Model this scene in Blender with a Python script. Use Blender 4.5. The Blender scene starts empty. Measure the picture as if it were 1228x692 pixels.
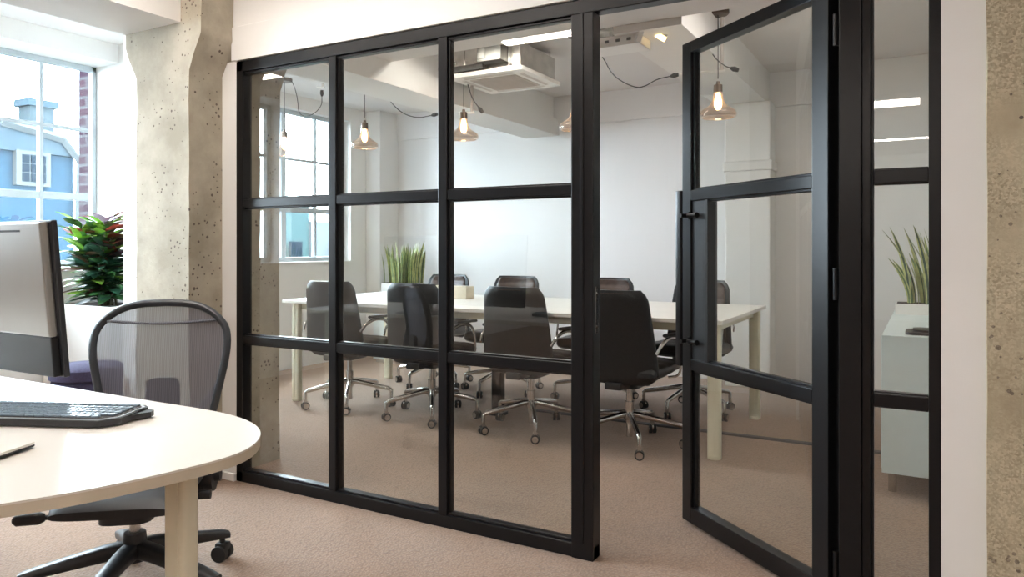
import bpy, bmesh, math, random
from mathutils import Vector, Matrix
random.seed(7)
S = 1.14                                   # eye height in metres; plan units below are multiples of it
C = bpy.context.scene.collection
sc = bpy.context.scene
PI = math.pi
def P(x, y, z=0.0): return Vector((x*S, y*S, z*S))

# ---------------------------------------------------------------- camera, world, exposure
cd = bpy.data.cameras.new('camera'); cam = bpy.data.objects.new('camera', cd); C.objects.link(cam)
cam.location = (0, 0, S); cam.rotation_euler = (PI/2, 0, math.radians(29.4))
cd.sensor_width = 36; cd.lens = 881/1228*36; cd.shift_y = (297-346)/1228; cd.clip_start = .02; cd.clip_end = 300
sc.camera = cam
sc.view_settings.view_transform = 'Standard'; sc.view_settings.look = 'None'
sc.view_settings.gamma = 1; sc.view_settings.use_curve_mapping = False
sc.view_settings.exposure = 0.9
sc.cycles.use_denoising = True
sc.cycles.max_bounces = 10; sc.cycles.diffuse_bounces = 6; sc.cycles.glossy_bounces = 5
sc.cycles.transparent_max_bounces = 24; sc.cycles.sample_clamp_indirect = 6
sc.cycles.caustics_reflective = False; sc.cycles.caustics_refractive = False
SKY = 21.0; LAMP = 20.0; LAMP_WARM = (1, .92, .84); BULB = 22.0
w = bpy.data.worlds.new('sky'); sc.world = w; w.use_nodes = True
bg = w.node_tree.nodes['Background']; bg.inputs[0].default_value = (.76, .88, 1, 1); bg.inputs[1].default_value = SKY
def portal(x, y0, y1, z0, z1):
    l = bpy.data.lights.new('window_portal', 'AREA'); l.shape = 'RECTANGLE'; l.size = (y1-y0)*S; l.size_y = (z1-z0)*S
    l.cycles.is_portal = True
    o = bpy.data.objects.new('window_portal', l); C.objects.link(o)
    o.location = P(x, (y0+y1)/2, (z0+z1)/2); o.rotation_euler = Vector((1, 0, 0)).to_track_quat('-Z', 'Z').to_euler()
portal(-4.74, 2.92, 5.115, .88, 2.155); portal(-4.74, .13, 2.80, .88, 2.155)

# ---------------------------------------------------------------- materials
def mat(name, col, rough=.5, metal=0.0, noise=0, scale=20, bump=0, bscale=None, coat=0, emis=None, estr=0, spec=.5, stretch=None):
    m = bpy.data.materials.new(name); m.use_nodes = True; nt = m.node_tree; b = nt.nodes['Principled BSDF']
    b.inputs['Base Color'].default_value = (*col, 1); b.inputs['Roughness'].default_value = rough; b.inputs['Metallic'].default_value = metal
    b.inputs['Coat Weight'].default_value = coat; b.inputs['Specular IOR Level'].default_value = spec
    if emis: b.inputs['Emission Color'].default_value = (*emis, 1); b.inputs['Emission Strength'].default_value = estr
    tc = nt.nodes.new('ShaderNodeTexCoord'); mp = nt.nodes.new('ShaderNodeMapping'); nt.links.new(tc.outputs['Object'], mp.inputs[0])
    if stretch: mp.inputs['Scale'].default_value = stretch
    nz = nt.nodes.new('ShaderNodeTexNoise'); nz.inputs['Scale'].default_value = scale; nz.inputs['Detail'].default_value = 5
    nt.links.new(mp.outputs[0], nz.inputs['Vector'])
    cr = nt.nodes.new('ShaderNodeValToRGB')
    k = max(noise, .015)
    cr.color_ramp.elements[0].color = (*[c*(1-k) for c in col], 1); cr.color_ramp.elements[1].color = (*[min(1, c*(1+k)) for c in col], 1)
    cr.color_ramp.elements[0].position = .3; cr.color_ramp.elements[1].position = .7
    nt.links.new(nz.outputs[0], cr.inputs[0]); nt.links.new(cr.outputs[0], b.inputs['Base Color'])
    if bump:
        n2 = nt.nodes.new('ShaderNodeTexNoise'); n2.inputs['Scale'].default_value = bscale or scale; n2.inputs['Detail'].default_value = 4
        nt.links.new(mp.outputs[0], n2.inputs['Vector'])
        bp = nt.nodes.new('ShaderNodeBump'); bp.inputs['Strength'].default_value = bump; bp.inputs['Distance'].default_value = .01
        nt.links.new(n2.outputs[0], bp.inputs['Height']); nt.links.new(bp.outputs[0], b.inputs['Normal'])
    return m
M = {}
M['plaster'] = mat('plaster', (.80, .79, .77), .6, noise=.02, scale=3, bump=.12, bscale=6)
M['far_plaster'] = mat('far_plaster', (.80, .79, .79), .45, noise=.025, scale=2, bump=.2, bscale=4, stretch=(1, 1, .25))
M['ceiling'] = mat('ceiling_paint', (.74, .71, .69), .7, noise=.02, scale=2)
M['black'] = mat('black_powder_coat', (.006, .006, .007), .30, noise=.1, scale=30, spec=.3)
M['blackplastic'] = mat('black_plastic', (.018, .019, .022), .42, noise=.1, scale=50)
M['leather'] = mat('black_leather', (.009, .010, .012), .38, noise=.2, scale=60, bump=.15, bscale=180)
M['brownleather'] = mat('brown_black_leather', (.045, .026, .020), .30, noise=.25, scale=30, bump=.15, bscale=160)
M['chrome'] = mat('polished_aluminium', (.62, .61, .60), .16, 1, noise=.03)
M['chairframe'] = mat('graphite_frame', (.045, .052, .062), .38, noise=.05)
M['rubber'] = mat('dark_rubber', (.02, .02, .02), .6, noise=.1)
M['laminate'] = mat('white_laminate', (.84, .82, .77), .32, noise=.01, scale=5)
M['edge'] = mat('cream_edge_band', (.68, .62, .50), .4, noise=.02)
M['cream'] = mat('cream_paint', (.78, .75, .60), .4, noise=.02)
M['steel'] = mat('galvanised_steel', (.55, .53, .50), .22, 1, noise=.15, scale=14)
M['darksteel'] = mat('dark_galvanised_steel', (.16, .16, .15), .35, 1, noise=.2, scale=20)
M['copper'] = mat('copper', (.75, .45, .22), .35, .8, noise=.1)
M['whiteplastic'] = mat('white_plastic', (.82, .80, .77), .4, noise=.01)
M['grille'] = mat('grille_plastic', (.55, .50, .46), .5, noise=.03)
M['silver'] = mat('silver_shell', (.36, .35, .33), .28, .75, noise=.04, scale=4)
M['winframe'] = mat('grey_window_paint', (.42, .47, .50), .4, noise=.04)
M['mustard'] = mat('amber_lamp', (.9, .6, .25), .4, emis=(1, .72, .3), estr=3)
M['bronze'] = mat('bronze', (.10, .07, .05), .35, .6, noise=.1)
M['purple'] = mat('purple_wool', (.035, .03, .075), .85, noise=.2, scale=90, bump=.2, bscale=200)
M['cabinet'] = mat('white_cabinet_paint', (.72, .80, .80), .35, noise=.01)
M['darktrim'] = mat('dark_rubber_track', (.05, .045, .05), .5, noise=.1)
M['soil'] = mat('potting_soil', (.03, .02, .015), .9, noise=.4, scale=80, bump=.5, bscale=90)
M['diffuser'] = mat('lamp_diffuser', (.9, .9, .9), .4, emis=LAMP_WARM, estr=LAMP)
M['bulb'] = mat('bulb_glow', (1, .8, .5), .3, emis=(1, .62, .28), estr=BULB)
M['keycap'] = mat('keycap_window_glare', (.20, .27, .34), .25, noise=.05)  # pale blue window reflection is put into the key colour
M['keyplate'] = mat('keyboard_plate', (.42, .47, .52), .35, noise=.04)

def glassy(name, tint=(.97, .985, .975), boost=1.9, gcol=(1, 1, 1), body=0):
    m = bpy.data.materials.new(name); m.use_nodes = True; nt = m.node_tree
    for n in list(nt.nodes):
        if n.type != 'OUTPUT_MATERIAL': nt.nodes.remove(n)
    out = [n for n in nt.nodes if n.type == 'OUTPUT_MATERIAL'][0]
    tr = nt.nodes.new('ShaderNodeBsdfTransparent'); tr.inputs[0].default_value = (*tint, 1)
    gl = nt.nodes.new('ShaderNodeBsdfGlossy'); gl.inputs['Roughness'].default_value = 0.0; gl.inputs['Color'].default_value = (*gcol, 1)
    fr = nt.nodes.new('ShaderNodeFresnel'); fr.inputs[0].default_value = 1.5
    ge = nt.nodes.new('ShaderNodeNewGeometry')
    inv = nt.nodes.new('ShaderNodeMath'); inv.operation = 'SUBTRACT'; inv.inputs[0].default_value = boost; 
    mb = nt.nodes.new('ShaderNodeMath'); mb.operation = 'MULTIPLY'; mb.inputs[1].default_value = boost
    nt.links.new(ge.outputs['Backfacing'], mb.inputs[0]); nt.links.new(mb.outputs[0], inv.inputs[1])
    mu = nt.nodes.new('ShaderNodeMath'); mu.operation = 'MULTIPLY'; mu.use_clamp = True
    nt.links.new(fr.outputs[0], mu.inputs[0]); nt.links.new(inv.outputs[0], mu.inputs[1])
    mx = nt.nodes.new('ShaderNodeMixShader'); nt.links.new(mu.outputs[0], mx.inputs[0])
    nt.links.new(tr.outputs[0], mx.inputs[1]); nt.links.new(gl.outputs[0], mx.inputs[2])
    last = mx
    if body:
        df = nt.nodes.new('ShaderNodeBsdfDiffuse'); df.inputs[0].default_value = (.40, .35, .31, 1)
        m2 = nt.nodes.new('ShaderNodeMixShader'); m2.inputs[0].default_value = body
        nt.links.new(mx.outputs[0], m2.inputs[1]); nt.links.new(df.outputs[0], m2.inputs[2]); last = m2
    nt.links.new(last.outputs[0], out.inputs[0])
    return m
M['glass'] = glassy('clear_glass')
M['shade'] = glassy('tinted_shade_glass', (.86, .82, .79), 3.0, (1, .96, .92), .20)

def mesh_fabric():
    m = bpy.data.materials.new('woven_mesh'); m.use_nodes = True; nt = m.node_tree; b = nt.nodes['Principled BSDF']
    out = [n for n in nt.nodes if n.type == 'OUTPUT_MATERIAL'][0]
    b.inputs['Base Color'].default_value = (.19, .20, .25, 1); b.inputs['Roughness'].default_value = .55
    tc = nt.nodes.new('ShaderNodeTexCoord')
    wv = nt.nodes.new('ShaderNodeTexWave'); wv.inputs['Scale'].default_value = 45; wv.inputs['Distortion'].default_value = 1.2; wv.bands_direction = 'X'
    nt.links.new(tc.outputs['Object'], wv.inputs['Vector'])
    mr = nt.nodes.new('ShaderNodeMapRange'); mr.inputs['To Min'].default_value = .62; mr.inputs['To Max'].default_value = .86
    nt.links.new(wv.outputs['Fac'], mr.inputs[0])
    tr = nt.nodes.new('ShaderNodeBsdfTransparent'); mx = nt.nodes.new('ShaderNodeMixShader')
    nt.links.new(mr.outputs[0], mx.inputs[0]); nt.links.new(tr.outputs[0], mx.inputs[1]); nt.links.new(b.outputs[0], mx.inputs[2])
    nt.links.new(mx.outputs[0], out.inputs[0]); return m
M['meshfab'] = mesh_fabric()

def carpet():
    m = bpy.data.materials.new('carpet'); m.use_nodes = True; nt = m.node_tree; b = nt.nodes['Principled BSDF']
    b.inputs['Roughness'].default_value = .85; b.inputs['Sheen Weight'].default_value = .25
    tc = nt.nodes.new('ShaderNodeTexCoord'); mp = nt.nodes.new('ShaderNodeMapping'); nt.links.new(tc.outputs['Object'], mp.inputs[0])
    mp.inputs['Rotation'].default_value = (0, 0, .2)
    v = nt.nodes.new('ShaderNodeTexVoronoi'); v.inputs['Scale'].default_value = 110; nt.links.new(mp.outputs[0], v.inputs['Vector'])
    n = nt.nodes.new('ShaderNodeTexNoise'); n.inputs['Scale'].default_value = 1.6; n.inputs['Detail'].default_value = 6; nt.links.new(mp.outputs[0], n.inputs['Vector'])
    c1 = nt.nodes.new('ShaderNodeValToRGB'); c1.color_ramp.elements[0].color = (.345, .225, .152, 1); c1.color_ramp.elements[1].color = (.225, .142, .094, 1)
    nt.links.new(v.outputs['Distance'], c1.inputs[0])
    c2 = nt.nodes.new('ShaderNodeValToRGB'); c2.color_ramp.elements[0].color = (.9, .9, .9, 1); c2.color_ramp.elements[1].color = (1.08, 1.05, 1.02, 1)
    c2.color_ramp.elements[0].position = .35; c2.color_ramp.elements[1].position = .65
    nt.links.new(n.outputs[0], c2.inputs[0])
    mx = nt.nodes.new('ShaderNodeMix'); mx.data_type = 'RGBA'; mx.blend_type = 'MULTIPLY'; mx.inputs[0].default_value = 1
    nt.links.new(c1.outputs[0], mx.inputs[6]); nt.links.new(c2.outputs[0], mx.inputs[7]); nt.links.new(mx.outputs[2], b.inputs['Base Color'])
    bp = nt.nodes.new('ShaderNodeBump'); bp.inputs['Strength'].default_value = .6; bp.inputs['Distance'].default_value = .004
    nt.links.new(v.outputs['Distance'], bp.inputs['Height']); nt.links.new(bp.outputs[0], b.inputs['Normal']); return m
M['carpet'] = carpet()

def concrete(name, a, bcol, pit, agg=0):
    m = bpy.data.materials.new(name); m.use_nodes = True; nt = m.node_tree; b = nt.nodes['Principled BSDF']; L = nt.links
    b.inputs['Roughness'].default_value = .85
    tc = nt.nodes.new('ShaderNodeTexCoord')
    n = nt.nodes.new('ShaderNodeTexNoise'); n.inputs['Scale'].default_value = 4; n.inputs['Detail'].default_value = 8; n.inputs['Roughness'].default_value = .65
    L.new(tc.outputs['Object'], n.inputs['Vector'])
    cr = nt.nodes.new('ShaderNodeValToRGB'); cr.color_ramp.elements[0].color = (*a, 1); cr.color_ramp.elements[1].color = (*bcol, 1)
    cr.color_ramp.elements[0].position = .38; cr.color_ramp.elements[1].position = .66; L.new(n.outputs[0], cr.inputs[0])
    v = nt.nodes.new('ShaderNodeTexVoronoi'); v.inputs['Scale'].default_value = 38; v.inputs['Randomness'].default_value = 1; L.new(tc.outputs['Object'], v.inputs['Vector'])
    nn = nt.nodes.new('ShaderNodeTexNoise'); nn.inputs['Scale'].default_value = 9; L.new(tc.outputs['Object'], nn.inputs['Vector'])
    th = nt.nodes.new('ShaderNodeMapRange'); th.inputs[1].default_value = .38; th.inputs[2].default_value = .75; th.inputs[3].default_value = 0; th.inputs[4].default_value = pit
    L.new(nn.outputs[0], th.inputs[0])
    lt = nt.nodes.new('ShaderNodeMath'); lt.operation = 'LESS_THAN'; L.new(v.outputs['Distance'], lt.inputs[0]); L.new(th.outputs[0], lt.inputs[1])
    mx = nt.nodes.new('ShaderNodeMix'); mx.data_type = 'RGBA'; L.new(lt.outputs[0], mx.inputs[0]); L.new(cr.outputs[0], mx.inputs[6]); mx.inputs[7].default_value = (.13, .10, .08, 1)
    last = mx.outputs[2]
    if agg:
        v2 = nt.nodes.new('ShaderNodeTexVoronoi'); v2.inputs['Scale'].default_value = 190; L.new(tc.outputs['Object'], v2.inputs['Vector'])
        c2 = nt.nodes.new('ShaderNodeValToRGB'); e = c2.color_ramp.elements; e[0].color = (.17, .14, .09, 1); e[0].position = 0; e[1].color = (.68, .60, .44, 1); e[1].position = 1
        sp = nt.nodes.new('ShaderNodeSeparateColor'); L.new(v2.outputs['Color'], sp.inputs[0]); L.new(sp.outputs[0], c2.inputs[0])
        n3 = nt.nodes.new('ShaderNodeTexNoise'); n3.inputs['Scale'].default_value = 5; L.new(tc.outputs['Object'], n3.inputs['Vector'])
        g = nt.nodes.new('ShaderNodeMapRange'); g.inputs[1].default_value = .3; g.inputs[2].default_value = .6; g.inputs[4].default_value = agg; L.new(n3.outputs[0], g.inputs[0])
        m3 = nt.nodes.new('ShaderNodeMix'); m3.data_type = 'RGBA'; L.new(g.outputs[0], m3.inputs[0]); L.new(last, m3.inputs[6]); L.new(c2.outputs[0], m3.inputs[7]); last = m3.outputs[2]
    L.new(last, b.inputs['Base Color'])
    bp = nt.nodes.new('ShaderNodeBump'); bp.inputs['Strength'].default_value = .5; bp.inputs['Distance'].default_value = .02; L.new(n.outputs[0], bp.inputs['Height'])
    b2 = nt.nodes.new('ShaderNodeBump'); b2.invert = True; b2.inputs['Strength'].default_value = .6; b2.inputs['Distance'].default_value = .01
    L.new(lt.outputs[0], b2.inputs['Height']); L.new(bp.outputs[0], b2.inputs['Normal']); L.new(b2.outputs[0], b.inputs['Normal']); return m
M['concrete'] = concrete('pitted_concrete', (.315, .28, .215), (.45, .405, .325), .34)
M['aggregate'] = concrete('exposed_aggregate_concrete', (.38, .32, .22), (.52, .45, .32), .36, .5)

def brick():
    m = bpy.data.materials.new('brickwork'); m.use_nodes = True; nt = m.node_tree; b = nt.nodes['Principled BSDF']
    tc = nt.nodes.new('ShaderNodeTexCoord'); sx = nt.nodes.new('ShaderNodeSeparateXYZ'); cb = nt.nodes.new('ShaderNodeCombineXYZ')
    nt.links.new(tc.outputs['Object'], sx.inputs[0]); ad = nt.nodes.new('ShaderNodeMath'); nt.links.new(sx.outputs[0], ad.inputs[0]); nt.links.new(sx.outputs[1], ad.inputs[1])
    nt.links.new(ad.outputs[0], cb.inputs[0]); nt.links.new(sx.outputs[2], cb.inputs[1])
    t = nt.nodes.new('ShaderNodeTexBrick'); t.inputs['Scale'].default_value = 1; t.inputs['Brick Width'].default_value = .23; t.inputs['Row Height'].default_value = .085
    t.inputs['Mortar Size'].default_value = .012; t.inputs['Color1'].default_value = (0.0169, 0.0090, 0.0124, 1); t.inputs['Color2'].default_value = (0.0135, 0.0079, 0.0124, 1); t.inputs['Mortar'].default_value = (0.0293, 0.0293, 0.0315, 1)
    nt.links.new(cb.outputs[0], t.inputs['Vector']); nt.links.new(t.outputs['Color'], b.inputs['Base Color']); b.inputs['Roughness'].default_value = .9; b.inputs['Specular IOR Level'].default_value = 0; return m
M['brick'] = brick()
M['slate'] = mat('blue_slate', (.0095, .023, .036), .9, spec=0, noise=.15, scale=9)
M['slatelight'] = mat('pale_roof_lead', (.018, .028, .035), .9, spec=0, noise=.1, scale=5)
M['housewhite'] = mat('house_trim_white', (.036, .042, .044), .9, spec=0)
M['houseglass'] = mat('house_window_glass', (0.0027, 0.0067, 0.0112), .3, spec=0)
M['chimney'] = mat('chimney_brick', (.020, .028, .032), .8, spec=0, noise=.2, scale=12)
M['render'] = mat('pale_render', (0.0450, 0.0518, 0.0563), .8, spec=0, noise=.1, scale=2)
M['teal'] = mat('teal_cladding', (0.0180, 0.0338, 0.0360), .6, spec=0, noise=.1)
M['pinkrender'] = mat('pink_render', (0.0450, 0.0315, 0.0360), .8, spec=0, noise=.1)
M['asphalt'] = mat('asphalt', (.06, .06, .06), .9, spec=0, noise=.2)
for n_, c_ in dict(leaf_green=(.05, .16, .05), leaf_lime=(.22, .42, .05), leaf_dark=(.025, .085, .05), leaf_red=(.28, .05, .03), leaf_purple=(.06, .025, .05), leaf_bronze=(.11, .05, .03), stem=(.07, .06, .03),
                   snake_green=(.10, .16, .06), snake_dark=(.035, .07, .04), snake_edge=(.42, .44, .18), snake_pale=(.20, .30, .14)).items():
    M[n_] = mat(n_, c_, .35, noise=.35, scale=25)

# ---------------------------------------------------------------- mesh helpers
def bx(bm, x0, x1, y0, y1, z0, z1, bev=0, mi=0, T=None, seg=2):
    r = bmesh.ops.create_cube(bm, size=1); vs = r['verts']
    for v in vs: v.co = Vector((x0+(v.co.x+.5)*(x1-x0), y0+(v.co.y+.5)*(y1-y0), z0+(v.co.z+.5)*(z1-z0)))
    fs = list({f for v in vs for f in v.link_faces})
    for f in fs: f.material_index = mi
    if bev:
        es = list({e for f in fs for e in f.edges}); rr = bmesh.ops.bevel(bm, geom=es, offset=bev, segments=seg, affect='EDGES', profile=.6)
        vs = list({v for f in rr['faces'] for v in f.verts} | {v for v in vs if v.is_valid})
    if T: bmesh.ops.transform(bm, matrix=T, verts=[v for v in vs if v.is_valid])
def hbx(bm, x0, x1, y0, y1, z0, z1, bev=0, mi=0): bx(bm, x0*S, x1*S, y0*S, y1*S, z0*S, z1*S, bev, mi)
def loft(bm, rings, closed=True, cap=True, mi=0, loop=False):
    R = [[bm.verts.new(p) for p in r] for r in rings]; n = len(R[0])
    rng = len(R) if loop else len(R)-1
    for i in range(rng):
        a, b = R[i], R[(i+1) % len(R)]
        for j in range(n if closed else n-1):
            f = bm.faces.new((a[j], a[(j+1) % n], b[(j+1) % n], b[j])); f.material_index = mi
    if cap and closed and not loop:
        f = bm.faces.new(list(reversed(R[0]))); f.material_index = mi; f = bm.faces.new(R[-1]); f.material_index = mi
def tube(bm, pts, r, n=10, mi=0, loop=False, flat=1.0, smooth=0):
    pts = [Vector(p) for p in pts]
    for _ in range(smooth):
        q = [] if loop else [pts[0]]
        N = len(pts)
        for i in range(N if loop else N-1):
            a, b = pts[i], pts[(i+1) % N]; q += [a*.75+b*.25, a*.25+b*.75]
        if not loop: q.append(pts[-1])
        pts = q
    N = len(pts); rings = []; up = None
    for i, p in enumerate(pts):
        if loop: d = pts[(i+1) % N]-pts[i-1]
        else: d = pts[min(i+1, N-1)]-pts[max(i-1, 0)]
        d.normalize()
        if up is None:
            up = Vector((0, 0, 1)) if abs(d.z) < .9 else Vector((0, 1, 0))
        u = (up - d*up.dot(d))
        if u.length < 1e-5: u = d.orthogonal()
        u.normalize(); up = u; v = d.cross(u)
        rr = r[min(i, len(r)-1)] if isinstance(r, (list, tuple)) and len(r) == N else (r if not isinstance(r, (list, tuple)) else r[0]+(r[-1]-r[0])*i/(N-1))
        rings.append([p + u*math.cos(2*PI*k/n)*rr*flat + v*math.sin(2*PI*k/n)*rr for k in range(n)])
    loft(bm, rings, mi=mi, loop=loop)
def cyl(bm, c, axis, r, h, n=24, mi=0, r2=None):
    a = Vector(axis).normalized(); c = Vector(c); tube(bm, [c-a*h/2, c+a*h/2], [r, r2 if r2 is not None else r], n, mi)
def lathe(bm, prof, c=(0, 0, 0), n=32, mi=0, closed_prof=False):
    c = Vector(c)
    rings = [[c+Vector((r*math.cos(2*PI*k/n), r*math.sin(2*PI*k/n), z)) for k in range(n)] for r, z in prof]
    loft(bm, rings, cap=not closed_prof, mi=mi, loop=closed_prof)
def prism(bm, poly, z0, z1, mi=0, axis='z'):
    def q(a, b, t): return {'z': (a, b, t), 'y': (a, t, b), 'x': (t, a, b)}[axis]
    loft(bm, [[Vector(q(a, b, z0)) for a, b in poly], [Vector(q(a, b, z1)) for a, b in poly]], mi=mi)
def rrect(w, d, r, n=5, cx=0, cy=0):
    out = []
    for sx, sy, a0 in ((1, 1, 0), (-1, 1, 90), (-1, -1, 180), (1, -1, 270)):
        for k in range(n+1):
            a = math.radians(a0+90*k/n); out.append((cx+sx*(w/2-r)+r*math.cos(a), cy+sy*(d/2-r)+r*math.sin(a)))
    return out
def obj(name, bm, m, parent=None, smooth=False, loc=None, **kw):
    bmesh.ops.recalc_face_normals(bm, faces=bm.faces)
    me = bpy.data.meshes.new(name); bm.to_mesh(me); bm.free()
    for x in (m if isinstance(m, (list, tuple)) else [m]): me.materials.append(M[x] if isinstance(x, str) else x)
    if smooth:
        for p in me.polygons: p.use_smooth = True
        me.set_sharp_from_angle(angle=math.radians(40))
    o = bpy.data.objects.new(name, me); C.objects.link(o)
    if parent: o.parent = parent
    if loc is not None: o.location = loc
    for k, v in kw.items(): o[k] = v
    return o
def nb(): return bmesh.new()
def thing(name, label, cat, loc=(0, 0, 0), rz=0, group=None):
    o = bpy.data.objects.new(name, None); C.objects.link(o); o.location = loc; o.rotation_euler = (0, 0, rz); o.empty_display_size = .1
    o['label'] = label; o['category'] = cat
    if group: o['group'] = group
    return o
def dup(root, loc, rz, label):
    r = root.copy(); C.objects.link(r); r.location = loc; r.rotation_euler = (0, 0, rz); r['label'] = label
    for ch in list(root.children):
        c = ch.copy(); C.objects.link(c); c.parent = r
        for g in list(ch.children):
            d = g.copy(); C.objects.link(d); d.parent = c
    return r
def struct(name, bm, m, parent=None, smooth=False):
    o = obj(name, bm, m, parent, smooth)
    if parent is None: o['kind'] = 'structure'
    return o

# ---------------------------------------------------------------- room shell
YP = 2.19            # partition line
YF = 5.60            # far wall
XW = -4.57           # window wall, meeting room side
XWO = -4.41          # window wall, office side
XR = .33             # meeting room right wall
ZC = 2.27            # ceiling
b = nb(); hbx(b, -4.9, 4.2, -7.2, 6.0, -.2, 0); struct('floor', b, 'carpet')
b = nb(); hbx(b, -4.9, 4.2, -7.2, 6.0, ZC, ZC+.2); struct('ceiling', b, 'ceiling')
b = nb(); hbx(b, -4.9, 1.2, YF, YF+.2, 0, ZC); struct('wall_back', b, 'far_plaster')
b = nb(); hbx(b, -4.705, 4.2, -7.2, -7.0, 0, ZC); struct('wall_front', b, 'plaster')
b = nb(); hbx(b, 4.0, 4.2, -7.0, YP, 0, ZC); struct('wall_right', b, 'plaster')
b = nb(); hbx(b, XR, XR+.1, YP+.10, YF, 0, ZC); struct('wall_meeting_right', b, 'plaster')
# window wall, with openings
b = nb()
hbx(b, -4.705, XWO, -7.0, 2.86, 0, .88); hbx(b, -4.705, XWO, -7.0, 2.86, 2.155, ZC)
hbx(b, -4.705, XWO, 2.80, 2.86, .88, 2.155); hbx(b, -4.705, XWO, -7, .13, .88, 2.155)
hbx(b, -4.705, XW, 2.86, YF, 0, .88); hbx(b, -4.705, XW, 2.86, YF, 2.155, ZC)
hbx(b, -4.705, XW, 2.86, 2.92, .88, 2.155); hbx(b, -4.705, XW, 5.115, YF, .88, 2.155)
struct('wall_left', b, 'plaster')
def window(name, y0, y1, ny, thick_every):
    root = thing(name, '', ''); del root['label']; del root['category']; root['kind'] = 'structure'
    xc = -4.66; f = nb()
    hbx(f, xc-.022, xc+.022, y0, y0+.04, .88, 2.155, .004); hbx(f, xc-.022, xc+.022, y1-.026, y1, .88, 2.155, .004)
    hbx(f, xc-.022, xc+.022, y0, y1, .88, .92, .004); hbx(f, xc-.022, xc+.022, y0, y1, 2.12, 2.155, .004)
    obj('window_frame', f, 'winframe', root)
    f = nb()
    for i in range(1, ny):
        y = y1+(y0-y1)*i/ny; t = .024 if i % thick_every == 0 else .011
        hbx(f, xc-.018, xc+.018, y-t, y+t, .92, 2.12, .003)
    for z, t in ((1.318, .022), (1.745, .011)): hbx(f, xc-.016, xc+.016, y0+.04, y1-.04, z-t, z+t, .003)
    obj('glazing_bar', f, 'winframe', root)
    g = nb(); hbx(g, xc-.003, xc+.003, y0+.02, y1-.02, .9, 2.14); obj('window_pane', g, 'glass', root)
    s = nb(); hbx(s, xc+.02, (XW if y0 > 2.8 else XWO)+.02, y0, y1, .865, .882, .004); obj('window_sill', s, 'plaster', root)
    return root
window('window_1', 2.925, 5.11, 6, 2); window('window_2', .135, 2.797, 8, 20)
# alcove wall that closes the meeting room towards the window
b = nb(); hbx(b, XWO, -3.31, 2.80, 2.86, 0, ZC); hbx(b, XW-.02, XWO+.02, 2.86, 2.88, 0, ZC); hbx(b, -3.375, -3.31, YP+.04, 2.80, 0, ZC); hbx(b, -3.375, -3.03, YP-.02, YP+.04, 0, ZC)
struct('wall_alcove', b, 'plaster')
# partition wall : strip beside the column, bulkhead, right strip
b = nb(); hbx(b, -2.667, -2.578, YP-.025, YP+.04, 0, 1.80); hbx(b, -2.60, .36, YP-.025, YP+.04, 1.80, ZC); hbx(b, -2.60, .12, YP-.033, YP-.025, 1.80, 1.945, .002); struct('wall_partition', b, 'plaster')
b = nb(); hbx(b, .034, .15, YP-.025, YP+.10, 0, 1.80); hbx(b, .36, 4.0, YP-.025, YP+.10, 0, ZC); hbx(b, .15, .36, YP+.02, YP+.10, 0, ZC); struct('wall_right_return', b, 'plaster')
b = nb(); hbx(b, -2.667, -2.578, YP-.037, YP-.025, 0, .03)
struct('baseboard_left', b, 'plaster')
# beams and dropped soffit
b = nb(); hbx(b, -3.10, -2.72, -7.0, 2.0, 1.945, ZC); struct('trim_1', b, 'plaster')
b = nb(); hbx(b, -3.02, -2.70, 2.49, YF, 1.945, 2.08); hbx(b, -3.02, -2.74, 2.49, YF, 2.08, ZC); struct('trim_2', b, 'plaster')
b = nb(); hbx(b, -1.33, -.99, 3.365, YF, 2.04, ZC); struct('trim_3', b, 'plaster')
b = nb(); hbx(b, -2.70, XR, YP+.04, 3.365, 2.077, ZC); struct('trim_4', b, 'ceiling')
b = nb(); hbx(b, -1.27, -.955, 5.40, YF, 0, 2.04, .01); hbx(b, -1.285, -.94, 5.385, YF, 1.55, 1.62, .008); struct('trim_5', b, 'plaster')
b = nb(); hbx(b, -4.57, 0.33, 5.575, YF, 2.02, ZC, .003); struct('trim_6', b, 'far_plaster')
b = nb(); hbx(b, XW, -4.40, 5.32, YF, 0, ZC, .01); struct('trim_7', b, 'plaster')
b = nb(); hbx(b, -.36, .33, 5.52, YF, 0, ZC, .008); struct('trim_8', b, 'plaster')

# ---------------------------------------------------------------- columns
def rough_column(name, poly_xz, y0, y1, m, seed, label, amp=.006):
    bm = nb(); prism(bm, [(x*S, z*S) for x, z in poly_xz], y0*S, y1*S, axis='y')
    bmesh.ops.recalc_face_normals(bm, faces=bm.faces)
    bmesh.ops.triangulate(bm, faces=bm.faces)
    bmesh.ops.subdivide_edges(bm, edges=[e for e in bm.edges if e.calc_length() > .12], cuts=6, use_grid_fill=True)
    bmesh.ops.subdivide_edges(bm, edges=[e for e in bm.edges if e.calc_length() > .06], cuts=1, use_grid_fill=True)
    from mathutils import noise
    for v in bm.verts: v.co += Vector((noise.noise(v.co*9+Vector((seed, 0, 0))), noise.noise(v.co*9+Vector((0, seed, 0))), 0))*amp
    o = obj(name, bm, m, smooth=True); o['label'] = label; o['category'] = 'column'; return o
rough_column('concrete_column', [(-3.02, 0), (-2.667, 0), (-2.667, 1.74), (-2.593, 1.885), (-2.593, ZC), (-3.10, ZC), (-3.10, 1.885), (-3.02, 1.74)], 2.0, 2.49, 'concrete', 3,
             'pitted beige concrete column with flared top left of the black glazed partition')
rough_column('concrete_column', [(.131, 0), (.345, 0), (.345, ZC), (.131, ZC)], 2.145, 2.19+.018, 'aggregate', 8,
             'rough concrete pillar with exposed stones at the far right edge, beside the white wall strip', .004)

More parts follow.
